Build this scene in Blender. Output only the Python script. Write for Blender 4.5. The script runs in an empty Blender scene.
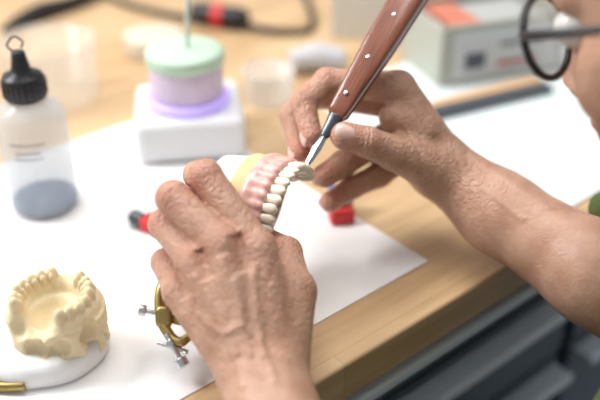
import bpy, math, random
import numpy as np
from mathutils import Vector, Matrix
random.seed(4); np.random.seed(4)
S=0.01; DZ=0.75
PITCH=math.radians(32); sp,cp=math.sin(PITCH),math.cos(PITCH); CH=37.0
scene=bpy.context.scene
scene.view_settings.view_transform='Standard'

# ---------- work frame: x right, y up along the tilted view of the work, z away. cm -> world cm
def W(p):
    p=np.asarray(p,dtype=float)
    x,y,z=p[...,0],p[...,1],p[...,2]
    return np.stack([x, z*cp+y*sp, CH-z*sp+y*cp],-1)
def toM(p):  # world cm (z from bench top) -> metres
    p=np.asarray(p,dtype=float)*S
    p=p+np.array([0,0,DZ]); return p

# ---------- materials
def mat(name,col,rough=0.5,metal=0,noise=0,nscale=80,bump=0,bscale=300,trans=0,alpha=1,sss=0,emis=None,col2=None,ior=1.45,coat=0):
    m=bpy.data.materials.new(name); m.use_nodes=True
    nt=m.node_tree; b=nt.nodes['Principled BSDF']
    c=(*col,1); b.inputs['Base Color'].default_value=c
    b.inputs['Roughness'].default_value=rough; b.inputs['Metallic'].default_value=metal
    b.inputs['Transmission Weight'].default_value=trans; b.inputs['IOR'].default_value=ior
    b.inputs['Alpha'].default_value=alpha; b.inputs['Coat Weight'].default_value=coat
    if sss: 
        b.inputs['Subsurface Weight'].default_value=sss; b.inputs['Subsurface Scale'].default_value=0.004
        b.inputs['Subsurface Radius'].default_value=(1,.4,.25)
    if emis:
        b.inputs['Emission Color'].default_value=(*emis[0],1); b.inputs['Emission Strength'].default_value=emis[1]
    tc=nt.nodes.new('ShaderNodeTexCoord')
    if noise or col2:
        n=nt.nodes.new('ShaderNodeTexNoise'); n.inputs['Scale'].default_value=nscale; n.inputs['Detail'].default_value=4
        nt.links.new(tc.outputs['Object'],n.inputs['Vector'])
        mx=nt.nodes.new('ShaderNodeMix'); mx.data_type='RGBA'
        k=1-noise
        mx.inputs[6].default_value=c
        mx.inputs[7].default_value=(*(col2 if col2 else [v*k for v in col]),1)
        r=nt.nodes.new('ShaderNodeMapRange'); r.inputs[1].default_value=.35; r.inputs[2].default_value=.65
        nt.links.new(n.outputs['Fac'],r.inputs[0]); nt.links.new(r.outputs[0],mx.inputs[0])
        nt.links.new(mx.outputs[2],b.inputs['Base Color'])
    if bump:
        n2=nt.nodes.new('ShaderNodeTexNoise'); n2.inputs['Scale'].default_value=bscale; n2.inputs['Detail'].default_value=5
        nt.links.new(tc.outputs['Object'],n2.inputs['Vector'])
        bp=nt.nodes.new('ShaderNodeBump'); bp.inputs['Strength'].default_value=bump; bp.inputs['Distance'].default_value=.001
        nt.links.new(n2.outputs['Fac'],bp.inputs['Height']); nt.links.new(bp.outputs['Normal'],b.inputs['Normal'])
    return m

def skin_mat(name,ca,cb,cc):
    m=bpy.data.materials.new(name); m.use_nodes=True
    nt=m.node_tree; b=nt.nodes['Principled BSDF']; L=nt.links.new
    tc=nt.nodes.new('ShaderNodeTexCoord')
    at=nt.nodes.new('ShaderNodeAttribute'); at.attribute_name='flush'
    n=nt.nodes.new('ShaderNodeTexNoise'); n.inputs['Scale'].default_value=70; n.inputs['Detail'].default_value=6
    L(tc.outputs['Object'],n.inputs['Vector'])
    m1=nt.nodes.new('ShaderNodeMix'); m1.data_type='RGBA'
    m1.inputs[6].default_value=(*ca,1); m1.inputs[7].default_value=(*cb,1)
    r=nt.nodes.new('ShaderNodeMapRange'); r.inputs[1].default_value=.35; r.inputs[2].default_value=.68
    L(n.outputs['Fac'],r.inputs[0]); L(r.outputs[0],m1.inputs[0])
    m2=nt.nodes.new('ShaderNodeMix'); m2.data_type='RGBA'; m2.inputs[7].default_value=(*cc,1)
    L(m1.outputs[2],m2.inputs[6]); L(at.outputs['Fac'],m2.inputs[0])
    L(m2.outputs[2],b.inputs['Base Color'])
    b.inputs['Roughness'].default_value=.40; b.inputs['Subsurface Weight'].default_value=.07
    b.inputs['Subsurface Scale'].default_value=.003; b.inputs['Subsurface Radius'].default_value=(1,.35,.2)
    n2=nt.nodes.new('ShaderNodeTexNoise'); n2.inputs['Scale'].default_value=150; n2.inputs['Detail'].default_value=7; n2.inputs['Distortion'].default_value=2.0
    # net of fine wrinkles: warped cell edges
    nw=nt.nodes.new('ShaderNodeTexNoise'); nw.inputs['Scale'].default_value=90
    ad=nt.nodes.new('ShaderNodeVectorMath'); ad.operation='MULTIPLY_ADD'; ad.inputs[1].default_value=(.012,.012,.012)
    L(tc.outputs['Object'],nw.inputs['Vector']); L(nw.outputs['Color'],ad.inputs[0]); L(tc.outputs['Object'],ad.inputs[2])
    v=nt.nodes.new('ShaderNodeTexVoronoi'); v.feature='DISTANCE_TO_EDGE'; v.inputs['Scale'].default_value=260
    L(ad.outputs[0],v.inputs['Vector'])
    v2=nt.nodes.new('ShaderNodeMapRange'); v2.inputs[1].default_value=0; v2.inputs[2].default_value=.16; L(v.outputs['Distance'],v2.inputs[0])
    L(tc.outputs['Object'],n2.inputs['Vector'])
    wk=nt.nodes.new('ShaderNodeAttribute'); wk.attribute_name='wrinkle'
    b1=nt.nodes.new('ShaderNodeBump'); b1.inputs['Distance'].default_value=.0018
    b2=nt.nodes.new('ShaderNodeBump'); b2.inputs['Distance'].default_value=.0006
    for bb,s0,s1 in((b1,.22,.95),(b2,.06,.42)):
        mr=nt.nodes.new('ShaderNodeMapRange'); mr.inputs[3].default_value=s0; mr.inputs[4].default_value=s1
        L(wk.outputs['Fac'],mr.inputs[0]); L(mr.outputs[0],bb.inputs['Strength'])
    L(n2.outputs['Fac'],b1.inputs['Height']); L(v2.outputs[0],b2.inputs['Height'])
    L(b1.outputs['Normal'],b2.inputs['Normal']); L(b2.outputs['Normal'],b.inputs['Normal'])
    return m
M_skin=skin_mat('skin',(.58,.345,.24),(.47,.25,.165),(.60,.25,.185))
M_nail=mat('nail',(.80,.54,.47),.18,coat=.6)
M_plaster=mat('plaster_white',(.82,.82,.81),.7,noise=.06,bump=.3,bscale=500)
M_beige=mat('plaster_beige',(.80,.67,.43),.75,noise=.12,bump=.4,bscale=400)
M_yellow=mat('stone_yellow',(.72,.58,.30),.7,noise=.12,bump=.3)
M_pink=mat('gum_pink',(.74,.36,.33),.3,noise=.18,nscale=120,sss=.1,coat=.3,col2=(.82,.54,.47))
M_tooth=mat('tooth_enamel',(.87,.79,.65),.22,sss=.1,coat=.3,noise=.08)
M_steel=mat('steel',(.62,.63,.65),.28,1)
M_dsteel=mat('dark_steel',(.10,.11,.12),.3,.9)
M_brass=mat('brass',(.50,.37,.14),.38,1,noise=.3)
M_black=mat('black_plastic',(.015,.015,.018),.35)
M_red=mat('red_plastic',(.62,.03,.03),.35)
M_blue=mat('blue_plastic',(.05,.12,.35),.4)
M_shirt=mat('green_shirt',(.10,.13,.035),.9,noise=.25,bump=.5,bscale=900)
M_trouser=mat('trousers',(.03,.035,.05),.9)
M_hair=mat('hair',(.015,.012,.01),.5,bump=.8,bscale=600)

# ---------- mesh helpers
def link(o): scene.collection.objects.link(o); return o
def empty(name,loc):
    e=bpy.data.objects.new(name,None); e.empty_display_size=.02; e.location=loc; return link(e)
def put(o,e):
    o.parent=e; o.matrix_parent_inverse=Matrix.Translation(-Vector(e.location))
    return o
def mesh_np(name,V,F,m,parent=None,smooth=True):
    me=bpy.data.meshes.new(name)
    V=np.ascontiguousarray(V,dtype=np.float32); F=np.ascontiguousarray(F,dtype=np.int32)
    me.vertices.add(len(V)); me.vertices.foreach_set('co',V.ravel())
    n=F.shape[1]
    me.loops.add(F.size); me.loops.foreach_set('vertex_index',F.ravel())
    me.polygons.add(len(F)); me.polygons.foreach_set('loop_start',np.arange(0,F.size,n,dtype=np.int32))
    me.update(calc_edges=True); me.validate()
    me.polygons.foreach_set('use_smooth',np.full(len(me.polygons),smooth))
    me.materials.append(m)
    o=bpy.data.objects.new(name,me); link(o)
    if parent: put(o,parent)
    return o
def mesh_py(name,V,F,m,parent=None,smooth=True,bevel=0,seg=3,subsurf=0):
    me=bpy.data.meshes.new(name); me.from_pydata([tuple(v) for v in V],[],[tuple(f) for f in F]); me.update()
    import bmesh
    bm=bmesh.new(); bm.from_mesh(me); bmesh.ops.recalc_face_normals(bm,faces=bm.faces); bm.to_mesh(me); bm.free()
    for p in me.polygons: p.use_smooth=smooth
    me.materials.append(m)
    o=bpy.data.objects.new(name,me); link(o)
    if bevel:
        b=o.modifiers.new('bev','BEVEL'); b.width=bevel; b.segments=seg; b.limit_method='ANGLE'; b.angle_limit=.6
    if subsurf:
        s=o.modifiers.new('ss','SUBSURF'); s.levels=subsurf; s.render_levels=subsurf
    if parent: put(o,parent)
    return o
def box(name,c,size,m,parent=None,rot=0,bevel=.1,xf=None):
    """c centre (world cm), size cm, rot deg about z"""
    a=math.radians(rot); ca,sa=math.cos(a),math.sin(a)
    V=[]
    for dx in(-.5,.5):
        for dy in(-.5,.5):
            for dz in(-.5,.5):
                x,y,z=dx*size[0],dy*size[1],dz*size[2]
                V.append((c[0]+x*ca-y*sa,c[1]+x*sa+y*ca,c[2]+z))
    F=[(0,1,3,2),(4,6,7,5),(0,4,5,1),(2,3,7,6),(0,2,6,4),(1,5,7,3)]
    return mesh_py(name,toM(V),F,m,parent,smooth=False,bevel=bevel*S)
def lathe(name,prof,base,m,parent=None,n=48,smooth=True,closed=True):
    V=[];F=[]
    for (r,z) in prof:
        for i in range(n):
            t=2*math.pi*i/n; V.append((base[0]+r*math.cos(t),base[1]+r*math.sin(t),base[2]+z))
    for j in range(len(prof)-1):
        for i in range(n):
            F.append((j*n+i,j*n+(i+1)%n,(j+1)*n+(i+1)%n,(j+1)*n+i))
    if closed:
        F.append(tuple(range(n))[::-1]); F.append(tuple((len(prof)-1)*n+i for i in range(n)))
    o=mesh_py(name,toM(V),F,m,parent,smooth)
    return o
def frame(d):
    d=Vector(d).normalized(); a=Vector((0,0,1)) if abs(d.z)<.9 else Vector((1,0,0))
    u=d.cross(a).normalized(); v=d.cross(u).normalized(); return d,u,v
def tube(name,pts,rad,m,parent=None,n=16,sub=6,xf=lambda p:p,flat=None):
    """Catmull tube through pts (cm); rad number or list"""
    P=[np.array(p,float) for p in pts]; R=rad if isinstance(rad,(list,tuple)) else [rad]*len(P)
    Q=[];RR=[]
    for i in range(len(P)-1):
        p0=P[max(i-1,0)];p1=P[i];p2=P[i+1];p3=P[min(i+2,len(P)-1)]
        for s in range(sub):
            t=s/sub
            Q.append(.5*((2*p1)+(-p0+p2)*t+(2*p0-5*p1+4*p2-p3)*t*t+(-p0+3*p1-3*p2+p3)*t**3)); RR.append(R[i]*(1-t)+R[i+1]*t)
    Q.append(P[-1]);RR.append(R[-1])
    V=[];F=[]; up=None
    for i,q in enumerate(Q):
        d=Vector(Q[min(i+1,len(Q)-1)]-Q[max(i-1,0)]).normalized()
        if up is None: _,u,v=frame(d)
        else:
            u=(up-d*up.dot(d)).normalized(); v=d.cross(u)
        up=u
        for k in range(n):
            a=2*math.pi*k/n; V.append(q+RR[i]*(np.array(u)*math.cos(a)+np.array(v)*math.sin(a)))
    for i in range(len(Q)-1):
        for k in range(n): F.append((i*n+k,i*n+(k+1)%n,(i+1)*n+(k+1)%n,(i+1)*n+k))
    F.append(tuple(range(n))); F.append(tuple((len(Q)-1)*n+k for k in range(n)))
    return mesh_py(name,toM(xf(np.array(V))),F,m,parent)
def cyl(name,a,b,ra,rb,m,parent=None,n=24,xf=lambda p:p,bevel=0,smooth=True):
    d,u,v=frame(np.array(b,float)-np.array(a,float)); V=[];F=[]
    for p,r in((a,ra),(b,rb)):
        for k in range(n):
            t=2*math.pi*k/n; V.append(np.array(p,float)+r*(np.array(u)*math.cos(t)+np.array(v)*math.sin(t)))
    for k in range(n): F.append((k,(k+1)%n,n+(k+1)%n,n+k))
    F.append(tuple(range(n))); F.append(tuple(n+k for k in range(n)))
    o=mesh_py(name,toM(xf(np.array(V))),F,m,parent,smooth=smooth,bevel=bevel*S if bevel else .0004,seg=2)
    return o
def superell(name,c,ax,rad,m,parent=None,xf=lambda p:p,p=2.6,nu=20,nv=14,warp=None):
    """ax: 3 axes"""
    V=[];F=[]
    sg=lambda x,e: math.copysign(abs(x)**e,x); e=2/p
    for j in range(nv+1):
        ph=-math.pi/2+math.pi*j/nv
        for i in range(nu):
            th=2*math.pi*i/nu
            x=sg(math.cos(ph),e)*sg(math.cos(th),e);y=sg(math.cos(ph),e)*sg(math.sin(th),e);z=sg(math.sin(ph),e)
            if warp: x,y,z=warp(x,y,z)
            V.append(np.array(c,float)+np.array(ax[0])*x*rad[0]+np.array(ax[1])*y*rad[1]+np.array(ax[2])*z*rad[2])
    for j in range(nv):
        for i in range(nu): F.append((j*nu+i,j*nu+(i+1)%nu,(j+1)*nu+(i+1)%nu,(j+1)*nu+i))
    return mesh_py(name,toM(xf(np.array(V))),F,m,parent)

# ---------- SDF modelling
class Field:
    def __init__(s,lo,hi,h):
        s.lo=np.array(lo,float); s.h=h; s.n=(np.ceil((np.array(hi)-s.lo)/h)).astype(int)+1
        s.V=np.full(s.n,3.0,np.float32)
    def sl(s,lo,hi):
        a=np.maximum(np.floor((np.array(lo)-s.lo)/s.h).astype(int),0); b=np.minimum(np.ceil((np.array(hi)-s.lo)/s.h).astype(int)+1,s.n)
        b=np.maximum(b,a)
        return tuple(slice(i,j) for i,j in zip(a,b))
    def xyz(s,sl):
        r=[(s.lo[i]+s.h*np.arange(sl[i].start,sl[i].stop)).astype(np.float32) for i in range(3)]
        return r[0][:,None,None],r[1][None,:,None],r[2][None,None,:]
def smin(a,b,k):
    h=np.clip(.5+.5*(b-a)/k,0,1); return b*(1-h)+a*h-k*h*(1-h)
def caps(X,a,b,ra,rb):
    a=np.array(a,np.float32);ba=np.array(b,np.float32)-a; dd=float(ba@ba)+1e-9
    x,y,z=X[0]-a[0],X[1]-a[1],X[2]-a[2]
    t=np.clip((x*ba[0]+y*ba[1]+z*ba[2])/dd,0,1)
    return np.sqrt((x-t*ba[0])**2+(y-t*ba[1])**2+(z-t*ba[2])**2)-(ra+(rb-ra)*t)
def ellp(X,c,r):
    x,y,z=X[0]-c[0],X[1]-c[1],X[2]-c[2]
    k0=np.sqrt((x/r[0])**2+(y/r[1])**2+(z/r[2])**2)+1e-6; k1=np.sqrt((x/r[0]**2)**2+(y/r[1]**2)**2+(z/r[2]**2)**2)+1e-6
    return k0*(k0-1)/k1
def add_caps(f,a,b,ra,rb,k):
    a=np.array(a,float);b=np.array(b,float); m=max(ra,rb)+k+.3
    sl=f.sl(np.minimum(a,b)-m,np.maximum(a,b)+m); 
    f.V[sl]=smin(f.V[sl],caps(f.xyz(sl),a,b,ra,rb),k)
def add_ell(f,c,r,k):
    c=np.array(c,float); m=np.array(r)+k+.3; sl=f.sl(c-m,c+m); f.V[sl]=smin(f.V[sl],ellp(f.xyz(sl),c,r),k)
def sub_ell(f,c,r,k):
    c=np.array(c,float); m=np.array(r)+k+.3; sl=f.sl(c-m,c+m); f.V[sl]=-smin(-f.V[sl],ellp(f.xyz(sl),c,r),k)
def nets(f):
    V=f.V; Sg=V<0
    c=np.zeros(tuple(n-1 for n in V.shape),np.int8)
    for i in(0,1):
        for j in(0,1):
            for k in(0,1): c+=Sg[i:V.shape[0]-1+i,j:V.shape[1]-1+j,k:V.shape[2]-1+k]
    act=(c>0)&(c<8); I=np.argwhere(act); idx=np.full(act.shape,-1,np.int32); idx[act]=np.arange(len(I))
    cor=[(i,j,k) for i in(0,1) for j in(0,1) for k in(0,1)]
    val={q:V[I[:,0]+q[0],I[:,1]+q[1],I[:,2]+q[2]] for q in cor}
    P=np.zeros((len(I),3));cnt=np.zeros(len(I))
    for q in cor:
        for ax in range(3):
            if q[ax]: continue
            r=list(q); r[ax]=1; r=tuple(r)
            a,b=val[q],val[r]; m=(a<0)!=(b<0)
            t=np.where(m,a/np.where(m,a-b,1),0)
            for d in range(3): P[:,d]+=np.where(m,q[d]+(t if d==ax else 0),0)
            cnt+=m
    P=P/cnt[:,None]+I
    P=P*f.h+f.lo
    Q=[]
    for ax in range(3):
        o=[d for d in range(3) if d!=ax]
        s0=[slice(None)]*3; s1=[slice(None)]*3
        s0[ax]=slice(0,-1); s1[ax]=slice(1,None)
        for d in o: s0[d]=slice(1,-1); s1[d]=slice(1,-1)
        A=Sg[tuple(s0)];B=Sg[tuple(s1)]
        E=np.argwhere(A!=B); fl=A[E[:,0],E[:,1],E[:,2]]
        for d in o: E[:,d]+=1
        def g(da,db):
            e=E.copy(); e[:,o[0]]-=da; e[:,o[1]]-=db; return idx[e[:,0],e[:,1],e[:,2]]
        q=np.stack([g(1,1),g(0,1),g(0,0),g(1,0)],1)
        if ax==1: fl=~fl
        q[~fl]=q[~fl][:,::-1]
        Q.append(q)
    return P,np.concatenate(Q)
def relax(P,F,it=2,lam=.5):
    for _ in range(it):
        s=np.zeros_like(P);n=np.zeros(len(P))
        for a,b in((0,1),(1,2),(2,3),(3,0)):
            for u,v in((a,b),(b,a)):
                for d in range(3): s[:,d]+=np.bincount(F[:,u],P[F[:,v],d],len(P))
                n+=np.bincount(F[:,u],minlength=len(P))
        P=P*(1-lam)+lam*s/np.maximum(n,1)[:,None]
    return P

def build_hand(name,lo,hi,h,palm,fingers,ridges,parent,flush,nails,hc,arm_k=1.2):
    f=Field(lo,hi,h)
    for (a,b,ra,rb,k) in palm: add_caps(f,a,b,ra,rb,k)
    base=f.V.copy()
    for fg in fingers:
        J,R,kp=fg
        J=[np.array(j,float) for j in J]
        m=max(R)+.9; l=np.min(J,0)-m; u=np.max(J,0)+m; sl=f.sl(l,u); X=f.xyz(sl); D=None
        for i in range(len(J)-1):
            ra,rb=R[i],R[i+1]
            d=caps(X,J[i],J[i+1],ra,rb)
            # slimmer between the joints, fuller at the knuckles
            mid=(J[i]+J[i+1])/2; L_=np.linalg.norm(J[i+1]-J[i])
            if i>0 or len(fingers)==5 and L_>3.5:
                g=np.exp(-((X[0]-mid[0])**2+(X[1]-mid[1])**2+(X[2]-mid[2])**2)/((L_*.42)**2)); d=d+(.07*g).astype(np.float32)
            D=d if D is None else smin(D,d,.22)
        # creases across the outside of the bends
        for i in range(1,len(J)-1):
            v1=J[i]-J[i-1];v1/=np.linalg.norm(v1);v2=J[i+1]-J[i];v2/=np.linalg.norm(v2)
            ax=v1+v2; ax/=np.linalg.norm(ax); dor=v1-v2; dor/=np.linalg.norm(dor)+1e-9
            s=(X[0]-J[i][0])*ax[0]+(X[1]-J[i][1])*ax[1]+(X[2]-J[i][2])*ax[2]
            q=(X[0]-J[i][0])*dor[0]+(X[1]-J[i][1])*dor[1]+(X[2]-J[i][2])*dor[2]
            rr=np.sqrt((X[0]-J[i][0])**2+(X[1]-J[i][1])**2+(X[2]-J[i][2])**2)
            g=np.exp(-(rr/(R[i]*1.25))**4)*np.clip(q/R[i]*.9+.35,0,1)
            D=D+(.034*(np.cos(s*2*math.pi/.30)-.2)*g).astype(np.float32)
        H=smin(base[sl],D,kp)
        f.V[sl]=smin(f.V[sl],H,.05)
    for (pts,w,amp,zc) in ridges:
        for a,b in zip(pts[:-1],pts[1:]):
            a=np.array(a,float);b=np.array(b,float)
            l=np.minimum(a,b)-3*w;u=np.maximum(a,b)+3*w
            sl=f.sl((l[0],l[1],zc-4),(u[0],u[1],zc)); X=f.xyz(sl)
            ba=(b-a)[:2]; dd=ba@ba+1e-9
            x=X[0]-a[0]; y=X[1]-a[1]; t=(x*ba[0]+y*ba[1])/dd
            tc=np.clip(t,0,1); d2=(x-tc*ba[0])**2+(y-tc*ba[1])**2
            wgt=np.where((t<0)|(t>1),.0,1.0)*np.exp(-d2/(w*w))
            fade=np.clip((zc-X[2])/.6,0,1)
            f.V[sl]=f.V[sl]-(amp*wgt*fade).astype(np.float32)
    P,F=nets(f); P=relax(P,F,2,.5)
    fl=np.zeros(len(P))
    for (c,r,w) in flush: fl+=w*np.exp(-((P-np.array(c))**2).sum(1)/(r*r))
    o=mesh_np(name,toM(W(P)),F[:,::-1],M_skin,parent)
    at=o.data.attributes.new('flush','FLOAT','POINT'); at.data.foreach_set('value',np.clip(fl,0,1).astype(np.float32))
    dd=np.sqrt(((P-np.array(hc))**2).sum(1)); at=o.data.attributes.new('wrinkle','FLOAT','POINT'); at.data.foreach_set('value',np.clip((11.5-dd)/5,0,1).astype(np.float32))
    for i,(Pj,Dj,Tj,r,side) in enumerate(nails):
        Pj,Dj,Tj=map(lambda q:np.array(q,float),(Pj,Dj,Tj)); d=(Tj-Dj)/np.linalg.norm(Tj-Dj)
        nrm=np.array(side,float) if side is not None else Dj-(Pj+Tj)/2
        nrm=nrm-d*(nrm@d); nrm/=np.linalg.norm(nrm); s=np.cross(d,nrm)
        c=Tj+d*r*.12+nrm*r*.84
        superell(name+'_nail_%d'%(i+1),c,(d,s,nrm),(r*.80,r*.66,r*.22),M_nail,parent,xf=W,p=2.6,
                 warp=lambda x,y,z:(x,y,z-1.2*y*y-.35*max(x,0)**2))
    return o

# =============== ROOM / BENCH ===============
E1=np.array([math.cos(math.radians(40)),math.sin(math.radians(40))]); E2=np.array([-E1[1],E1[0]])
def AB(a,b,z=0): p=a*E1+b*E2; return (p[0],p[1],z)
def wood_mat():
    m=bpy.data.materials.new('beech_butcher_block'); m.use_nodes=True; nt=m.node_tree; b=nt.nodes['Principled BSDF']; L=nt.links.new
    tc=nt.nodes.new('ShaderNodeTexCoord'); mp=nt.nodes.new('ShaderNodeMapping'); mp.inputs['Rotation'].default_value=(0,0,math.radians(-40))
    L(tc.outputs['Object'],mp.inputs['Vector'])
    br=nt.nodes.new('ShaderNodeTexBrick'); br.inputs['Scale'].default_value=1; br.inputs['Brick Width'].default_value=.55; br.inputs['Row Height'].default_value=.042
    br.inputs['Mortar Size'].default_value=.0003; br.inputs['Color1'].default_value=(.60,.40,.215,1); br.inputs['Color2'].default_value=(.70,.50,.29,1); br.inputs['Mortar'].default_value=(.52,.33,.17,1)
    L(mp.outputs[0],br.inputs['Vector'])
    mp2=nt.nodes.new('ShaderNodeMapping'); mp2.inputs['Scale'].default_value=(8,90,90); L(mp.outputs[0],mp2.inputs['Vector'])
    n=nt.nodes.new('ShaderNodeTexNoise'); n.inputs['Scale'].default_value=1; n.inputs['Detail'].default_value=5; L(mp2.outputs[0],n.inputs['Vector'])
    mx=nt.nodes.new('ShaderNodeMix'); mx.data_type='RGBA'; mx.blend_type='MULTIPLY'
    cr=nt.nodes.new('ShaderNodeValToRGB'); cr.color_ramp.elements[0].color=(.72,.66,.6,1); cr.color_ramp.elements[1].color=(1,1,1,1); cr.color_ramp.elements[0].position=.3; cr.color_ramp.elements[1].position=.65
    L(n.outputs['Fac'],cr.inputs[0]); mx.inputs[0].default_value=.8; L(br.outputs['Color'],mx.inputs[6]); L(cr.outputs[0],mx.inputs[7])
    L(mx.outputs[2],b.inputs['Base Color']); b.inputs['Roughness'].default_value=.38
    return m
M_wood=wood_mat()
M_floor=mat('floor_vinyl',(.25,.26,.28),.5,noise=.1,nscale=5)
M_wall=mat('wall_paint',(.75,.76,.76),.8,noise=.04,nscale=3)
M_drawer=mat('drawer_grey',(.13,.165,.20),.4,.2)
M_dark=mat('cabinet_dark',(.04,.05,.06),.6)
M_alu=mat('aluminium',(.82,.90,.98),.45,.1)
M_paper=mat('paper_white',(.86,.86,.86),.75,noise=.03,nscale=20,col2=(.82,.80,.79))
M_mat2=mat('mat_white',(.76,.83,.84),.6,noise=.03,nscale=15)

box('floor',(0,60,-76),(600,600,2),M_floor,bevel=0)
c=AB(60,146,50); box('wall_back',c,(500,6,250),M_wall,rot=40,bevel=0)
BF=28.3
bench=empty('workbench',toM(AB(60,BF,0)))
c=AB(55,BF+56,-1.6); box('bench_top',c,(330,112,3.2),M_wood,bench,rot=40,bevel=.25)
box('cabinet_carcass',AB(55,BF+56,-39.5),(300,102,71),M_dark,bench,rot=40,bevel=.2)
for i in range(-2,4):
    ac=35+i*52
    for j,(z0,hh) in enumerate([(-4.6,5.2),(-10.6,9.0),(-20.5,16),(-38,34)]):
        box('drawer_front_%d_%d'%(i+3,j+1),AB(ac,BF+4,z0-hh/2),(50,2.2,hh),M_drawer,bench,rot=40,bevel=.3)
        box('drawer_pull_%d_%d'%(i+3,j+1),AB(ac,BF+1.8,z0-.9),(49,2.4,1.1),M_alu,bench,rot=40,bevel=.35)
# paper sheet
def sheet(name,a0,a1,b0,b1,th,m,wav=0):
    nx,ny=30,20;V=[];F=[]
    for k in(0,1):
        for i in range(nx+1):
            for j in range(ny+1):
                a=a0+(a1-a0)*i/nx;b=b0+(b1-b0)*j/ny
                V.append(AB(a,b,k*th+ (wav*(math.sin(a*.21)*math.cos(b*.17)+1) if k else 0)))
    n=(nx+1)*(ny+1)
    for i in range(nx):
        for j in range(ny):
            q=[i*(ny+1)+j,(i+1)*(ny+1)+j,(i+1)*(ny+1)+j+1,i*(ny+1)+j+1]
            F.append([x+n for x in q]); F.append(q[::-1])
    ring=[i*(ny+1) for i in range(nx+1)]+[nx*(ny+1)+j for j in range(1,ny+1)]+[i*(ny+1)+ny for i in range(nx-1,-1,-1)]+[j for j in range(ny-1,0,-1)]
    for a,b in zip(ring,ring[1:]+ring[:1]): F.append((a,b,b+n,a+n))
    return mesh_py(name,toM(V),F,m,smooth=False)
sheet('paper_sheet',-25,39.8,32.5,67,.06,M_paper,.03)
sheet('desk_mat',51,120,30.0,60,.15,M_mat2)

# =============== BOTTLE ===============
def clear(name,col,alpha=.35,rough=.15):
    return mat(name,col,rough,alpha=alpha)
M_bottle=clear('bottle_plastic',(.68,.73,.77),.42,.2)
bx,by=-21.0,58.4
bot=empty('dropper_bottle',toM((bx,by,0)))
lathe('bottle_body',[(2.3,.1),(2.6,.25),(2.75,.7),(2.75,7.6),(2.65,8.4),(2.3,9.0),(1.7,9.4),(1.35,9.6),(1.3,10.2)],(bx,by,.1),M_bottle,bot)
lathe('liquid',[(2.2,.3),(2.55,.6),(2.6,3.9),(0.1,3.9)],(bx,by,.15),mat('bottle_liquid',(.62,.70,.76),.1,alpha=.14,noise=.2),bot)
lathe('sediment',[(2.2,.2),(2.5,.5),(2.5,.9),(1.5,1.2),(0.1,.9)],(bx,by,.15),mat('blue_sediment',(.07,.15,.34),.6,noise=.7,nscale=150,alpha=.9),bot)
prof=[(1.5,9.7),(1.62,9.9),(1.62,11.3),(1.45,11.6),(.8,11.8),(.62,12.6),(.5,13.4),(.3,13.5)]
lathe('cap',prof,(bx,by,.1),M_black,bot)
for k in range(24):
    t=2*math.pi*k/24; cyl('cap_rib_%d'%k,(bx+1.62*math.cos(t),by+1.62*math.sin(t),10.1),(bx+1.62*math.cos(t),by+1.62*math.sin(t),11.3),.09,.09,M_black,bot,n=6)
tube('wire_loop',[(bx-.2,by,13.4),(bx-.7,by,14.0),(bx-.1,by,14.7),(bx+.5,by,14.3),(bx+.3,by,13.8)],.08,M_dsteel,bot)
# printed text lines on bottle
for zz,wd in((6.9,1.0),(6.2,.7),(5.7,.8)):
    V=[];F=[]; n=16
    for i in range(n+1):
        t=-math.pi/2+(-.5+i/n)*wd+.1
        for z in(zz,zz+.2): V.append((bx+2.77*math.cos(t),by+2.77*math.sin(t),z))
    F=[(2*i,2*i+2,2*i+3,2*i+1) for i in range(n)]
    mesh_py('label_line',toM(V),F,mat('ink',(.12,.13,.16),.6,alpha=.45),bot)

# clear plastic cup / box behind the bottle
M_clear=clear('clear_plastic',(.80,.80,.76),.22,.1)
def cup(name,x,y,r,h,m,th=.15,taper=.9):
    e=empty(name,toM((x,y,0)))
    lathe('cup_wall',[(r*taper-th,.2),(r*taper,.05),(r*(taper+.02),.3),(r,h-.2),(r+.12,h),(r-th,h),(r*taper-th,.35),(0.05,.3)],(x,y,.0),m,e,closed=False)
    return e
cup('clear_plastic_tub',-25.5,79,5.0,6.5,M_clear)
cup('clear_plastic_cup',-3.2,78.5,2.7,3.6,clear('cup_plastic',(.85,.86,.86),.3,.1))
# =============== WAX HEATER WITH JAR ===============
hx,hy=-10.3,70.0
wx=empty('wax_heater',toM((hx,hy,0)))
M_wp=mat('white_plastic',(.80,.81,.83),.35)
box('heater_body',(hx,hy,2.1),(9.8,9.4,4.0),M_wp,wx,rot=8,bevel=.8)
lathe('heater_ring',[(3.7,0),(3.9,.2),(3.9,.6),(3.6,.8)],(hx,hy,4.1),mat('lilac_ring',(.60,.50,.90),.3,emis=((.45,.30,1.0),.35)),wx)
jar=empty('jar_with_green_lid',toM((hx,hy,4.6)))
lathe('jar_body',[(3.2,0),(3.35,.2),(3.35,3.0),(3.25,3.2)],(hx,hy,4.9),mat('pink_wax_jar',(.72,.60,.74),.3,noise=.1),jar)
lathe('jar_lid',[(3.45,0),(3.55,.15),(3.55,1.0),(3.4,1.2),(2.6,1.3),(.1,1.35)],(hx,hy,7.9),mat('mint_lid',(.50,.67,.52),.4),jar)
cyl('brush_stick',(hx+.2,hy,8.2),(hx+.9,hy+1,19),.22,.18,mat('stick_grey',(.6,.66,.62),.5),jar)
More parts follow.
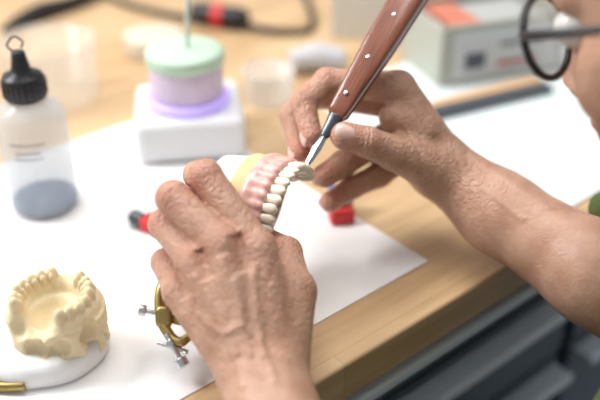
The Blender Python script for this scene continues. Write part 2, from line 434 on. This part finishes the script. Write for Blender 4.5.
# =============== CABLE AND CONNECTOR ===============
tube('power_cable',[(-30,118,.5),(-24.5,109,.5),(-17,103.5,.5),(-9,100,.7),(-3,97.5,.5),(1.0,98,.5),(1.5,104,.5),(0,116,.5)],.42,M_black)
cn=empty('cable_connector',toM((-9,100,1.2)))
tube('plug_body',[(-13.6,101.6,1.3),(-12.6,101.3,1.5),(-7.6,99.2,1.5),(-6.4,98.7,1.3)],[.8,1.4,1.4,.7],M_black,cn)
tube('plug_red_collar',[(-10.6,100.45,1.5),(-9.3,99.9,1.5)],[1.5,1.5],M_red,cn)
tube('black_handled_brush',[(-36.5,97.5,.5),(-35,100,.9),(-33,103,1.1),(-30.5,106,1.0),(-28.5,109,.9),(-27,112,.6)],[.35,.8,1.1,.9,.8,.5],M_black)
# =============== STORAGE BOXES (back right) ===============
M_card=mat('cream_card',(.64,.62,.56),.7,noise=.05)
cb=empty('open_parts_box',toM((9,96,0)))
R0=-12
def open_box(par,cx,cy,sx,sy,h,rot,m,th=.4,z0=0):
    a=math.radians(rot); ca,sa=math.cos(a),math.sin(a)
    def T(x,y,z): return (cx+x*ca-y*sa,cy+x*sa+y*ca,z)
    box('box_bottom',T(0,0,z0+th/2),(sx,sy,th),m,par,rot)
    box('box_front',T(0,-sy/2,z0+h/2),(sx,th,h),m,par,rot); box('box_rear',T(0,sy/2,z0+h/2),(sx,th,h),m,par,rot)
    box('box_left',T(-sx/2,0,z0+h/2),(th,sy,h),m,par,rot); box('box_right',T(sx/2,0,z0+h/2),(th,sy,h),m,par,rot)
    return T
T=open_box(cb,12.5,101,15,12,6.5,R0,M_card)
for i in range(7): box('packet_%d'%i,T(-4.8+i*1.6,random.uniform(-1,1),4.0),(1.1,8,6.2),[M_paper,mat('packet_tan',(.6,.42,.26),.6),mat('packet_coral',(.70,.30,.24),.6)][i%3],cb,R0)
lb=empty('labelled_carton',toM((20,86,0)))
T=open_box(lb,20.3,88.5,15,9,6.8,20,mat('carton_olive',(.46,.48,.42),.6))
box('carton_label',T(0.3,-4.75,3.4),(13.2,.12,5.2),mat('label_bluegrey',(.64,.68,.70),.5),lb,20,bevel=.02)
box('label_print_1',T(-3.6,-4.86,2.7),(2.4,.06,1.8),mat('print_dark',(.10,.12,.16),.5),lb,20,bevel=.01)
box('label_print_2',T(2,-4.86,4.2),(5.6,.06,.5),mat('print_dark2',(.2,.2,.24),.5),lb,20,bevel=.01)
box('label_print_3',T(1.6,-4.86,2.0),(4.8,.06,.5),mat('print_red',(.5,.1,.1),.5),lb,20,bevel=.01)
box('red_pack',T(-4,0,4.2),(3.5,7,4.4),mat('coral_pack',(.60,.20,.13),.5),lb,20,bevel=.2)
box('grey_pack',T(2,0,3.9),(7.5,7,4.2),mat('grey_pack',(.45,.46,.45),.5),lb,20,bevel=.2)
rl=empty('steel_ruler',toM((18,77,0)))
box('ruler_blade',(18.5,77.0,.6),(17,1.5,.8),mat('ruler_grey',(.10,.115,.13),.4,.4),rl,rot=26,bevel=.1)
wsx=empty('wooden_spatula',toM((26,82,0)))
box('spatula_stick',(19.6,79.6,.5),(14,1.6,.6),mat('stick_tan',(.70,.44,.24),.6),wsx,rot=28,bevel=.25)
tube('folded_cloth',[(-1,86,1.2),(2,86.5,1.6),(5,86,1.4)],[1.2,1.6,1.1],mat('cloth_grey',(.55,.55,.57),.9),None)
cyl('roll_of_tape',( -17,92,.1),(-17,92,2.2),3.4,3.4,mat('tape',(.7,.62,.5),.5),None,n=40)

# =============== SMALL RED/BLUE ITEMS ===============
e=empty('red_articulating_clip',toM((3.1,56.2,0)))
box('clip_body',(3.3,56.0,.75),(2.0,1.5,1.3),M_red,e,12,bevel=.25)
box('clip_jaw',(3.3,57.5,1.2),(1.9,1.2,2.2),M_blue,e,12,bevel=.2)
box('clip_pad',(2.5,56.9,1.75),(.7,1.0,.6),M_wp,e,12,bevel=.15)
cyl('clip_pin',(2.2,55.9,1.6),(4.0,56.1,1.7),.18,.18,M_steel,e)
e=empty('pencil_sharpener',toM((-11.8,54.8,0)))
box('sharpener_body',(-11.6,54.6,.65),(1.8,1.4,1.1),M_red,e,-30,bevel=.2); tube('sharpener_cap',[(-13.5,55.4,.7),(-13.1,55.3,.75),(-12.4,54.9,.7)],[.4,.65,.6],M_dsteel,e)

# =============== PLASTER MODEL (left front) ===============
pm=empty('plaster_jaw_model',toM((-15.3,39.6,0)))
def plaster():
    f=Field((-5,-4.8,-.3),(5,4.8,4.6),.085)
    Ra,Rb=2.35,2.5
    X=f.xyz(tuple(slice(0,n) for n in f.n))
    d=np.sqrt((X[0]/1.12)**2+(X[1])**2)-3.05
    slab=np.maximum(d+0*X[2],np.abs(X[2]-1.6)-1.1).astype(np.float32)-.12
    f.V=smin(f.V,slab,.2)
    th=np.linspace(math.radians(-45),math.radians(225),17)
    pts=[(Ra*math.cos(t)*1.08,Rb*math.sin(t)-.1,2.8) for t in th]
    for a,b in zip(pts[:-1],pts[1:]): add_caps(f,a,b,.66,.66,.3)
    for i,p in enumerate(pts):
        if 8<=i<=9: continue
        r=.38+.07*random.random(); add_ell(f,(p[0],p[1],3.45+.15*random.random()),(r,r,.62),.06)
        add_ell(f,(p[0]*.84,p[1]*.84,3.5),(.25,.25,.45),.06)
    sub_ell(f,(0,-.6,3.4),(1.45,1.9,1.5),.3); sub_ell(f,(0,-3.2,3.6),(1.7,1.5,1.4),.3)
    for _ in range(26):
        a=random.uniform(0,6.28); sub_ell(f,(3.5*math.cos(a),3.1*math.sin(a),1.0+random.random()*1.8),(.65,.65,.6),.2)
    P,F=nets(f); P=relax(P,F,1,.4); return P,F
P,F=plaster(); a=math.radians(-20); ca,sa=math.cos(a),math.sin(a)
P=P*np.array([.90,.9,1.1])
Pw=np.stack([P[:,0]*ca-P[:,1]*sa-15.4,P[:,0]*sa+P[:,1]*ca+40.9,P[:,2]+.45],1)
mesh_np('stone_arch',toM(Pw),F,M_beige,pm)
V=[];F=[];n=40;rings=[(2.9,0),(3.15,.2),(3.15,.9),(3.0,1.5),(2.5,1.6)]
for r,z in rings:
    for i in range(n):
        t=2*math.pi*i/n; w=1+.06*math.cos(3*t)+.03*math.sin(5*t); V.append((-16.2+r*1.12*w*math.cos(t),40.1+r*w*math.sin(t),z+.08))
for j in range(len(rings)-1):
    for i in range(n): F.append((j*n+i,j*n+(i+1)%n,(j+1)*n+(i+1)%n,(j+1)*n+i))
F.append(tuple(range(n)));F.append(tuple((len(rings)-1)*n+i for i in range(n)))
mesh_py('white_base',toM(V),F,M_plaster,pm)
br=empty('brass_articulator',toM((-18,37.0,0)))
tube('brass_arm',[(-21.5,37.3,.5),(-19.6,37.3,.5),(-18.0,37.0,.5),(-16.7,37.0,.6)],.32,M_brass,br)
box('brass_plate',(-19.6,37.2,.4),(3.2,1.0,.4),M_brass,br,2,bevel=.15)

# =============== DENTURE ON ITS MODEL (work piece) ===============
n_=np.array([.89,-.22,-.37]); n_/=np.linalg.norm(n_)
w_=np.array([.452,.652,.608]); w_-=n_*(w_@n_); w_/=np.linalg.norm(w_)
o_=np.cross(w_,n_)
Cn=np.array([-.95,-.75,56.0]); RA,RB=2.5,2.8; DS=1.1
def DL(p):
    p=np.asarray(p,float)*DS; return Cn+p[...,0:1]*o_+p[...,1:2]*w_+p[...,2:3]*n_
DW=lambda p: W(DL(p))
den=empty('denture_on_plaster_model',toM(W(Cn)))
def dloft(name,rings,m):
    V=[];F=[];n=56
    for (sc,s,k) in rings:
        for i in range(n):
            t=2*math.pi*i/n; c_,s_=math.cos(t),math.sin(t)
            x=(RA+.55)*sc*c_ if c_>0 else (1.9)*sc*c_
            V.append((x,(RB+.35)*sc*s_*(1+.02*math.sin(7*t)*k),s))
    for j in range(len(rings)-1):
        for i in range(n): F.append((j*n+i,j*n+(i+1)%n,(j+1)*n+(i+1)%n,(j+1)*n+i))
    F.append(tuple(range(n)));F.append(tuple((len(rings)-1)*n+i for i in range(n)))
    return mesh_py(name,toM(DW(np.array(V))),F,m,den)
dloft('white_plaster_base',[(.74,-4.7,1),(.84,-4.5,1),(.88,-3.6,1),(.94,-2.7,1),(.95,-2.5,1)],M_plaster)
dloft('yellow_stone',[(.96,-2.75,1),(1.0,-2.6,1),(1.0,-1.7,1),(.96,-1.3,1)],M_yellow)
f=Field((-3.2,-4,-2.4),(3.8,4,1.2),.065)
TH=np.linspace(math.radians(-100),math.radians(80),16)
arc=[(RA*math.cos(t),RB*math.sin(t)) for t in TH]
for a,b in zip(arc[:-1],arc[1:]):
    add_caps(f,(a[0],a[1],-.75),(b[0],b[1],-.75),.50,.50,.3)
    add_caps(f,(a[0]*1.08,a[1]*1.06,-1.5),(b[0]*1.08,b[1]*1.06,-1.5),.42,.42,.35)
for p in arc:
    add_caps(f,(p[0]*1.14,p[1]*1.12,-.45),(p[0]*1.16,p[1]*1.14,-1.4),.25,.18,.18)
X=f.xyz(tuple(slice(0,n) for n in f.n))
pl=np.maximum(np.sqrt((X[0]/1.0)**2+(X[1]/1.1)**2)-2.3,np.abs(X[2]+1.5)-.2).astype(np.float32); f.V=smin(f.V,pl,.3)
P,F=nets(f); P=relax(P,F,2,.4); mesh_np('pink_gum',toM(DW(P)),F[:,::-1],M_pink,den)
for i,p in enumerate(arc):
    t=TH[i]; rad=np.array([math.cos(t)/RA,math.sin(t)/RB,0]); rad/=np.linalg.norm(rad); tan=np.array([-rad[1],rad[0],0]); up=np.array([0,0,1.])
    tl=rad*.16+up; tl/=np.linalg.norm(tl)
    front=abs(i-8)<=2
    wd=.315+(.02 if i%2 else 0); thk=.36 if not front else .26; ht=.54 if not front else .64
    superell('tooth_%d'%(i+1),(p[0]*1.05,p[1]*1.04,.10),(rad,tan,tl),(thk,wd,ht),M_tooth,den,xf=DW,p=2.9,
       warp=(lambda x,y,z:(x*(1-.15*z),y*(.92+.10*z),z+ .06*math.cos(6*y)*(1 if z>0 else 0))))

# articulator hanging under left hand
ar=empty('hinge_articulator',toM(W((-8.6,-8,51.5))))
tube('brass_arch',[(-8.4,-4.8,53.5),(-8.8,-5.6,53),(-8.9,-6.6,52.6),(-8.6,-7.7,52.2),(-8.0,-8.5,51.8),(-7.4,-8.8,51.6),(-6.8,-8.4,51.8)],[.3,.36,.3,.36,.3,.33,.25],M_brass,ar,xf=W)
tube('brass_leg',[(-9.0,-6.0,53),(-8.4,-7.2,52.6),(-7.4,-7.6,52.4),(-6.2,-7.2,52.2)],.3,M_brass,ar,xf=W)
superell('brass_hinge_block',(-8.5,-7.3,52.2),((1,0,0),(0,1,0),(0,0,1)),(.55,.7,.4),M_brass,ar,xf=W,p=3.5)
cyl('screw_1',(-9.9,-6.9,52.2),(-8.6,-7.2,52.4),.16,.16,M_steel,ar,xf=W)
cyl('screw_1_head',(-10.1,-6.85,52.1),(-9.65,-6.95,52.2),.36,.36,M_steel,ar,xf=W,n=12)
cyl('screw_2',(-8.3,-8.3,51.6),(-7.3,-9.9,51.2),.18,.18,M_steel,ar,xf=W)
cyl('screw_2_head',(-7.4,-9.75,51.2),(-7.1,-10.2,51.1),.42,.42,M_steel,ar,xf=W,n=12)
cyl('screw_2_collar',(-8.1,-8.7,51.6),(-7.9,-9.0,51.5),.38,.38,M_steel,ar,xf=W,n=6)
cyl('screw_3',(-8.8,-8.8,51.4),(-6.9,-9.4,51.5),.14,.14,M_steel,ar,xf=W)

# =============== KNIFE ===============
kn=empty('carving_knife',toM(W((2.5,5.8,57.2))))
A0=np.array([.2,1.9,56.3]); A1=np.array([2.5,5.75,57.2]); A2=np.array([10.2,18.4,59.6])
def wood_red():
    m=mat('rosewood',(.20,.055,.03),.3,coat=.4); nt=m.node_tree; b=nt.nodes['Principled BSDF']
    at_=nt.nodes.new('ShaderNodeAttribute'); at_.attribute_name='grain'
    mp=nt.nodes.new('ShaderNodeMapping'); mp.inputs['Scale'].default_value=(.35,9,9)
    n=nt.nodes.new('ShaderNodeTexNoise'); n.inputs['Scale'].default_value=1; n.inputs['Detail'].default_value=4
    cr=nt.nodes.new('ShaderNodeValToRGB'); cr.color_ramp.elements[0].color=(.14,.04,.022,1); cr.color_ramp.elements[1].color=(.29,.095,.05,1)
    cr.color_ramp.elements[0].position=.3; cr.color_ramp.elements[1].position=.7
    nt.links.new(at_.outputs['Vector'],mp.inputs[0]); nt.links.new(mp.outputs[0],n.inputs['Vector']); nt.links.new(n.outputs['Fac'],cr.inputs[0]); nt.links.new(cr.outputs[0],b.inputs['Base Color'])
    return m
M_rose=wood_red()
kd=(A2-A1)/np.linalg.norm(A2-A1); kz=np.array([-0.45,.1,-1.]); kz=kz-kd*(kz@kd); kz/=np.linalg.norm(kz); kx=np.cross(kd,kz)
def kloft(name,rings,m,p=3.2,nn=32,segs=5):
    R=[]
    for (c0,w0,t0),(c1,w1,t1) in zip(rings[:-1],rings[1:]):
        for q in range(segs): u=q/segs; R.append((np.array(c0)*(1-u)+np.array(c1)*u,w0*(1-u)+w1*u,t0*(1-u)+t1*u))
    R.append(rings[-1]); rings=R
    V=[];F=[];e=2/p;G=[]
    sg=lambda x: math.copysign(abs(x)**e,x)
    for (c_,hw,ht) in rings:
        for i in range(nn):
            t=2*math.pi*i/nn; lx,lz=hw*sg(math.cos(t)),ht*sg(math.sin(t)); V.append(np.array(c_)+kx*lx+kz*lz); G.append((float((np.array(c_)-A1)@kd),lx,lz))
    for j in range(len(rings)-1):
        for i in range(nn): F.append((j*nn+i,j*nn+(i+1)%nn,(j+1)*nn+(i+1)%nn,(j+1)*nn+i))
    F.append(tuple(range(nn)));F.append(tuple((len(rings)-1)*nn+i for i in range(nn)))
    o=mesh_py(name,toM(W(np.array(V))),F,m,kn)
    a=o.data.attributes.new('grain','FLOAT_VECTOR','POINT'); a.data.foreach_set('vector',np.array(G,dtype=np.float32).ravel())
    return o
LL=np.linalg.norm(A2-A1); at=lambda s:A1+kd*s
for sgn,nm in((1,'scale_front'),(-1,'scale_back')):
    kloft('handle_'+nm,[(at(0)+kz*.22*sgn,.56,.16),(at(.3)+kz*.28*sgn,.70,.24),(at(2.5)+kz*.34*sgn,.84,.3),(at(6)+kz*.37*sgn,1.08,.34),(at(LL-1.5)+kz*.38*sgn,1.28,.34),(at(LL)+kz*.3*sgn,1.1,.25)],M_rose)
kloft('tang',[(at(-.1),.56,.12),(at(.3),.73,.12),(at(2.5),.87,.12),(at(6),1.11,.12),(at(LL-1.5),1.31,.12),(at(LL),1.1,.12)],M_steel,p=4)
for s in(1.6,4.6,8.2,12): cyl('pin',at(s)+kz*-.75,at(s)+kz*.735,.15,.15,M_steel,kn,xf=W,n=16)
kloft('ferrule',[(at(-1.7),.30,.2),(at(-1.4),.36,.25),(at(-.3),.52,.34),(at(.05),.58,.40)],M_dsteel,p=2.4)
kb=(A0-at(-1.6)); 
V=[];F=[]
for s,wd,tk in((0,.26,.12),(.35,.33,.08),(.7,.24,.05),(1.0,.03,.02)):
    c_=at(-1.6)+kb*s
    for q in((-1,0),(0,1),(1,0),(0,-1)): V.append(c_+kx*q[0]*wd+kz*q[1]*tk)
for j in range(3):
    for i in range(4): F.append((j*4+i,j*4+(i+1)%4,(j+1)*4+(i+1)%4,(j+1)*4+i))
F+= [(0,1,2,3),(12,13,14,15)]
mesh_py('blade',toM(W(np.array(V))),F,mat('blade_steel',(.30,.31,.33),.25,1),kn,smooth=False)

# =============== TECHNICIAN ===============
tech=empty('dental_technician',toM((36,20,-30)))
def Wi(p): # world cm -> work frame
    x,y,z=p; return np.array([x,(y*sp-(CH-z)*cp),(y*cp+(CH-z)*sp)])
# left hand
wl=(-1.9,-10.6,47.2)
elL=Wi((5,11,-5)); 
LI=[(-2.5,-2.9,49.2),(-5.75,1.45,50.6),(-6.55,1.6,53.1),(-5.9,1.2,55.2)]
LM=[(-4.55,-2.6,48.7),(-7.6,.1,50.1),(-8.1,.3,52.8),(-7.2,0.,55.0)]
LR=[(-6.2,-3.7,49.0),(-8.35,-1.5,51.3),(-8.5,-1.5,53.8),(-7.6,-1.6,55.8)]
LP=[(-7.2,-5.5,49.9),(-8.45,-3.9,52.2),(-8.4,-3.7,54.2),(-7.7,-3.5,55.8)]
LT=[(-.9,-8.6,48.6),(-.25,-5.5,50.4),(-.85,-3.3,53.0),(-2.3,-2.6,55.0)]
palm=[(wl,elL,2.55,4.4,1.5),
 ((-1.2,-9.6,47.6),LI[0],1.3,1.1,.7),((-2.1,-9.6,47.3),LM[0],1.35,1.12,.7),((-3.0,-9.6,47.4),LR[0],1.35,1.06,.7),((-3.6,-9.6,47.8),LP[0],1.35,1.02,.7),
 ((-2.6,-9,49.2),(-4.6,-4.8,50.8),1.6,1.3,1.0),((-1.0,-9.0,48.6),LT[1],1.5,1.15,.9),((-1.3,-6.6,49.5),(-1.8,-4.2,50.3),1.1,.75,.8)]
ridL=[([(-2.0,-8.6,0),(-2.45,-6,0),(-2.6,-3.6,0)],.26,.12,48.5),([(-2.7,-8.6,0),(-3.7,-5.5,0),(-4.5,-3.2,0)],.26,.14,48.2),([(-3.4,-8.6,0),(-4.9,-6,0),(-6.1,-4.2,0)],.26,.11,48.6),
 ([(-1.0,-10.9,0),(-1.5,-9.2,0),(-2.2,-7.9,0),(-3.2,-6.9,0),(-3.3,-5.6,0),(-3.7,-4.4,0)],.18,.12,48.5),([(-3.2,-6.9,0),(-4.2,-7.5,0),(-5.2,-7.1,0),(-5.9,-6.4,0)],.17,.11,48.8),([(-2.9,-10.6,0),(-3.4,-9.2,0),(-4.2,-7.5,0)],.17,.10,48.8),
 ([(-3.3,-4.1,0),(-3.7,-2.0,0)],.42,-.20,49.5),([(-5.2,-4.5,0),(-5.9,-2.9,0)],.42,-.18,49.5),([(-6.5,-5.6,0),(-7.3,-4.2,0)],.38,-.17,50),
 ([(-1.3,-3.4,0),(-1.9,-5.0,0)],.12,-.05,51)]
fl=[(LI[1],1.3,.8),(LM[1],1.2,.8),(LR[1],1.2,.7),(LP[1],1.1,.6),(LI[0],1.3,.35),(LM[0],1.3,.4),(LR[0],1.2,.35),(LI[3],1.2,.8),(LT[2],1.2,.6),(LT[1],1.2,.3)]
lo=np.minimum(np.array(wl),elL)-5.5; lo[0]=-10.2; hi=np.array([10,4,58])
build_hand('left_forearm_and_hand',lo,hi,.10,palm,
 [(LI,[1.12,1.04,.88,.74],.4),(LM,[1.12,1.08,.9,.76],.4),(LR,[1.02,.98,.84,.72],.4),(LP,[.95,.87,.74,.64],.4),(LT[0:],[1.35,1.12,.98,.85],.6)],
 ridL,tech,fl,[(LI[1],LI[2],LI[3],.72,None),(LM[1],LM[2],LM[3],.74,None),(LR[1],LR[2],LR[3],.7,None),(LP[1],LP[2],LP[3],.62,None)],(-5.2,-3,50))
# right hand
wr=(11.0,1.9,61.0); elR=Wi((31,39,-2))
RI=[(7.1,8.1,60.2),(1.95,8.45,59.9),(.25,6.9,59.2),(.8,4.5,58.3)]
RM=[(7.3,7.2,62.3),(1.05,7.9,61.9),(-.55,6.2,61.0),(0.0,3.5,59.8)]
RR_=[(8.2,5.9,63.4),(5.2,4.0,63.2),(3.2,2.7,61.6),(1.75,1.75,60.2)]
RP=[(8.9,4.0,63.6),(6.0,1.9,63.4),(3.8,.9,62.3),(2.2,-.15,61.1)]
RT=[(9.3,2.3,59.6),(6.6,3.3,58.4),(4.6,4.0,57.4),(3.0,4.4,57.0)]
palm=[(wr,(14.3,-.9,59.8),2.35,2.75,1.4),((14.3,-.9,59.8),(20,-5,56.0),2.75,3.3,1.4),((20,-5,56.0),elR,3.3,4.2,1.4),
 ((10.3,3.4,61),RI[0],1.5,1.25,.9),((10.4,3.0,61.8),RM[0],1.5,1.2,1.0),((10.4,2.4,62.3),RR_[0],1.5,1.15,1.0),((10.4,1.6,62.3),RP[0],1.4,1.1,1.0),
 ((9.8,2.2,60.2),(7.6,3.3,59.2),1.85,1.4,.9),((9.5,2.5,61.8),(8,4.5,62),1.7,1.5,1.0),((9,3.2,61.7),(6.4,3.8,61.8),1.3,1.2,.8),((8.6,5.0,60.0),(6.4,5.9,59.3),1.2,.8,.9)]
fl=[(RI[1],1.2,.6),(RI[2],1.1,.5),(RI[3],1.0,.9),(RM[1],1.2,.5),(RM[3],1.1,.9),(RR_[3],1.2,.9),(RP[3],1.1,.9),(RT[3],1.2,.7),(RT[2],1.,.4),(RP[2],1.2,.5)]
ridR=[([(12,3.2,0),(14.5,1.2,0),(18,-1.4,0)],.3,.09,60),([(8.0,7.0,0),(9.6,4.6,0)],.3,.12,61),([(12.2,1.2,0),(14.8,-1.2,0),(17.5,-2.6,0)],.2,.08,60),
 ([(4.4,4.9,0),(4.25,3.2,0)],.09,-.08,58),([(4.75,4.9,0),(4.65,3.2,0)],.08,-.07,58),([(4.05,4.9,0),(3.95,3.4,0)],.07,-.05,58),
 ([(7.0,5.2,0),(8.2,3.6,0),(8.6,1.8,0)],.12,-.10,60),([(10.9,3.6,0),(11.4,1.2,0)],.12,-.07,60),([(7.9,5.0,0),(9.1,3.4,0)],.10,-.06,60)]
lo=np.array([-2.3,elR[1]-5,min(elR[2]-5,54)]); hi=np.array([elR[0]+5,10.8,67.5])
build_hand('right_forearm_and_hand',lo,hi,.105,palm,
 [(RI,[1.2,1.06,.92,.80],.4),(RM,[1.2,1.08,.95,.84],.4),(RR_,[1.15,1.10,1.0,.88],.4),(RP,[1.05,.98,.88,.78],.4),(RT,[1.5,1.24,1.08,.97],.5)],
 ridR,tech,fl,[(RI[1],RI[2],RI[3],.78,None),(RM[1],RM[2],RM[3],.82,None),(RR_[1],RR_[2],RR_[3],.82,None),(RP[1],RP[2],RP[3],.72,None),(RT[1],RT[2],RT[3],.97,(-.1,.3,-1))],(5.5,5,60))
# shirt (torso + sleeves), world cm
f=Field((-6,-6,-36),(70,68,26),.7)
NB=(30.7,37,15)
for a,b,ra,rb,k in [(NB,(33,31,4),6,12,6),((33,31,4),(36,25,-10),12.5,13,6),((36,25,-10),(38,20,-17.5),13,13.5,6),
  ((30.5,36,10),(23,23.5,8.5),6.5,6.2,5),((31,38,10),(42,50,10),6.5,6.2,5),((38,43,2),(30,22,2),9,9,5),
  ((22.5,23,8.5),(7.5,12.5,-3.5),6.3,5.6,2.5),((42,50,10),(32.5,40.5,-.5),6.3,5.7,2.5),((38,50,8),(23.0,49.6,5.0),4,2.4,2.5),((30,29,0),(20.6,30,-.6),8,6.2,4)]:
    add_caps(f,a,b,ra,rb,k)
P,F=nets(f); P=relax(P,F,3,.5)
nrm=.35*np.sin(P[:,0]*.9+P[:,2]*.7+np.sin(P[:,1]*.6)*1.5)+.25*np.sin(P[:,1]*1.3-P[:,2]*.5)
cen=P.mean(0); dv=P-cen; dv/=np.linalg.norm(dv,axis=1)[:,None]; P=P+dv*nrm[:,None]
mesh_np('shirt',toM(P),F,M_shirt,tech)
f=Field((-15,-15,-78),(70,68,-6),.8)
for a,b,ra,rb,k in [((34,12,-20),(10,30,-22),9,7.5,4),((44,28,-20),(20,44.5,-22),9,7.0,4),((38,20,-18),(38,20,-17),13,13,5),
   ((10,30,-22),(14,26,-70),7,4.5,3),((20,44,-22),(24,38,-70),7,4.5,3)]: add_caps(f,a,b,ra,rb,k)
P,F=nets(f); P=relax(P,F,2,.5); mesh_np('trousers',toM(P),F,M_trouser,tech)
for i,(x,y) in enumerate(((13,27),(23,39))):
    superell('shoe_%d'%(i+1),(x-3,y+2,-71.5),((-.85,.53,0),(.53,.85,0),(0,0,1)),(12,4.6,3.4),M_black,tech,p=2.8)
# head
Oh=np.array([22.5,41.7,24.4]); hf=np.array([-.70,.56,-.44]); hu=np.array([-.32,.27,.90]); hf/=np.linalg.norm(hf); hu-=hf*(hu@hf); hu/=np.linalg.norm(hu); hl=np.cross(hu,hf)
HW=lambda p:(Oh+np.asarray(p)[...,0:1]*hf+np.asarray(p)[...,1:2]*hu+np.asarray(p)[...,2:3]*hl)
f=Field((-12,-20,-10),(13.5,12.5,10),.25)
add_ell(f,(-1,2,0),(9.3,8.6,7.4),.5); add_ell(f,(3.2,-3.5,0),(5.8,7.2,5.7),1.5)
for s in(-1,1):
    add_caps(f,(0,-6.2,5*s),(6.8,-9.6,1.6*s),1.8,1.7,1.2); add_ell(f,(6.0,-3.4,3.9*s),(2.3,2.6,2.1),1.2)
    add_ell(f,(9.3,-4.1,1.0*s),(.85,.7,.65),.4); add_ell(f,(-1.0,-1.2,7.3*s),(1.7,3.1,.55),.3); sub_ell(f,(-.6,-1.0,7.9*s),(.9,1.8,.4),.2)
    sub_ell(f,(9.2,-.1,3.2*s),(1.5,1.3,1.7),.8)
add_ell(f,(6.9,-9.7,0),(2.0,1.8,2.4),1.0); add_caps(f,(8.2,-.2,0),(10.0,-3.5,0),.75,.95,.7); add_caps(f,(7.4,1.7,-3.4),(7.4,1.7,3.4),1.1,1.1,1.0)
add_caps(f,(8.6,-6.0,-1.7),(8.6,-6.0,1.7),.6,.6,.35); add_caps(f,(8.4,-7.0,-1.5),(8.4,-7.0,1.5),.65,.65,.35)
add_caps(f,(-2.5,-5,0),(-3.3,-17,1),5.6,5.8,2)
P,F=nets(f); P=relax(P,F,2,.5); ho=mesh_np('head_and_neck',toM(HW(P)),F[:,::-1] if np.linalg.det(np.stack([hf,hu,hl]))<0 else F,M_skin,tech)
for s in(-1,1): superell('eye_%s'%('left' if s>0 else 'right'),(7.9,-.1,3.1*s),((1,0,0),(0,1,0),(0,0,1)),(1.2,1.15,1.2),mat('eye_white',(.8,.78,.75),.2),tech,xf=HW,p=2)
f=Field((-12.5,-9,-10),(10,13,10),.3)
add_ell(f,(-1.6,2.7,0),(9.9,9.0,8.1),.5); sub_ell(f,(7.5,-3.5,0),(8.5,9.5,12),.6); sub_ell(f,(-.5,-5.5,0),(7,6,12),.6)
P,F=nets(f); P=relax(P,F,2,.5); mesh_np('hair',toM(HW(P)),F,M_hair,tech)
# glasses
GX=9.5
gl=empty('eyeglasses',toM(HW(np.array([GX,0,0])))); 
def ring(c,ru,rl,n=24): return [ (c[0],c[1]+ru*math.sin(2*math.pi*i/n), c[2]+rl*math.cos(2*math.pi*i/n)) for i in range(n+1)]
M_lens=mat('lens_glass',(.9,.95,.96),.05,alpha=.22)
for s in(-1,1):
    tube('rim_%d'%s,ring((GX,-.2,3.35*s),2.3,2.6),.22,M_black,gl,xf=HW,n=10,sub=2)
    V=[];F=[];n=32
    for xx in(GX-.05,GX+.1):
        for i in range(n): V.append((xx,-.2+2.25*math.sin(2*math.pi*i/n),3.35*s+2.55*math.cos(2*math.pi*i/n)))
    F=[tuple(range(n)),tuple(n+i for i in range(n))]+[(i,(i+1)%n,n+(i+1)%n,n+i) for i in range(n)]
    mesh_py('lens_%d'%s,toM(HW(np.array(V))),F,M_lens,gl)
    tube('temple_%d'%s,[(GX,.6,5.9*s),(8.2,.6,7.0*s),(3,.1,7.9*s),(-1,-.1,8.1*s),(-2.6,-1.6,7.9*s)],[.25,.28,.25,.22,.15],M_black,gl,xf=HW,n=10)
tube('bridge',[(GX,.3,-.8),(GX+.4,.6,0),(GX,.3,.8)],.2,M_black,gl,xf=HW,n=10)
# stool
st=empty('work_stool',toM((39,19,-75)))
lathe('seat',[(16,0),(18,.8),(18,3),(16,4),(.1,4.2)],(39,19,-37.5),M_black,st)
lathe('column',[(2.5,0),(2.5,34)],(39,19,-72),M_steel,st)
for k in range(5):
    t=2*math.pi*k/5; cyl('leg_%d'%k,(39,19,-70),(39+24*math.cos(t),19+24*math.sin(t),-73),1.6,1.2,M_black,st)
    superell('castor_%d'%k,(39+24*math.cos(t),19+24*math.sin(t),-73.2),((1,0,0),(0,1,0),(0,0,1)),(1.8,1.8,1.8),M_black,st,p=2)

# =============== LIGHT ===============
w=bpy.data.worlds.new('World'); scene.world=w; w.use_nodes=True
w.node_tree.nodes['Background'].inputs[0].default_value=(.97,.98,1,1); w.node_tree.nodes['Background'].inputs[1].default_value=.46
def area(name,loc,tgt,size,en,col):
    l=bpy.data.lights.new(name,'AREA'); l.shape='RECTANGLE'; l.size=size[0]; l.size_y=size[1]; l.energy=en; l.color=col
    o=bpy.data.objects.new(name,l); link(o); o.location=toM(loc); o.rotation_euler=(Vector(toM(tgt))-Vector(toM(loc))).to_track_quat('-Z','Y').to_euler(); return o
area('window_light',(-120,90,110),(0,55,0),(.8,.7),53,(.98,.99,1))
area('ceiling_light',(-10,90,160),(0,60,0),(.9,.9),20,(1,.98,.95))

# =============== CAMERA ===============
cam=bpy.data.cameras.new('camera'); co=bpy.data.objects.new('camera',cam); link(co)
co.location=toM((0,0,CH)); co.rotation_euler=(math.radians(90)-PITCH,0,0)
cam.sensor_width=36; cam.lens=50; cam.clip_start=.01
cam.dof.use_dof=True; cam.dof.focus_distance=.54; cam.dof.aperture_fstop=2.5
scene.camera=co
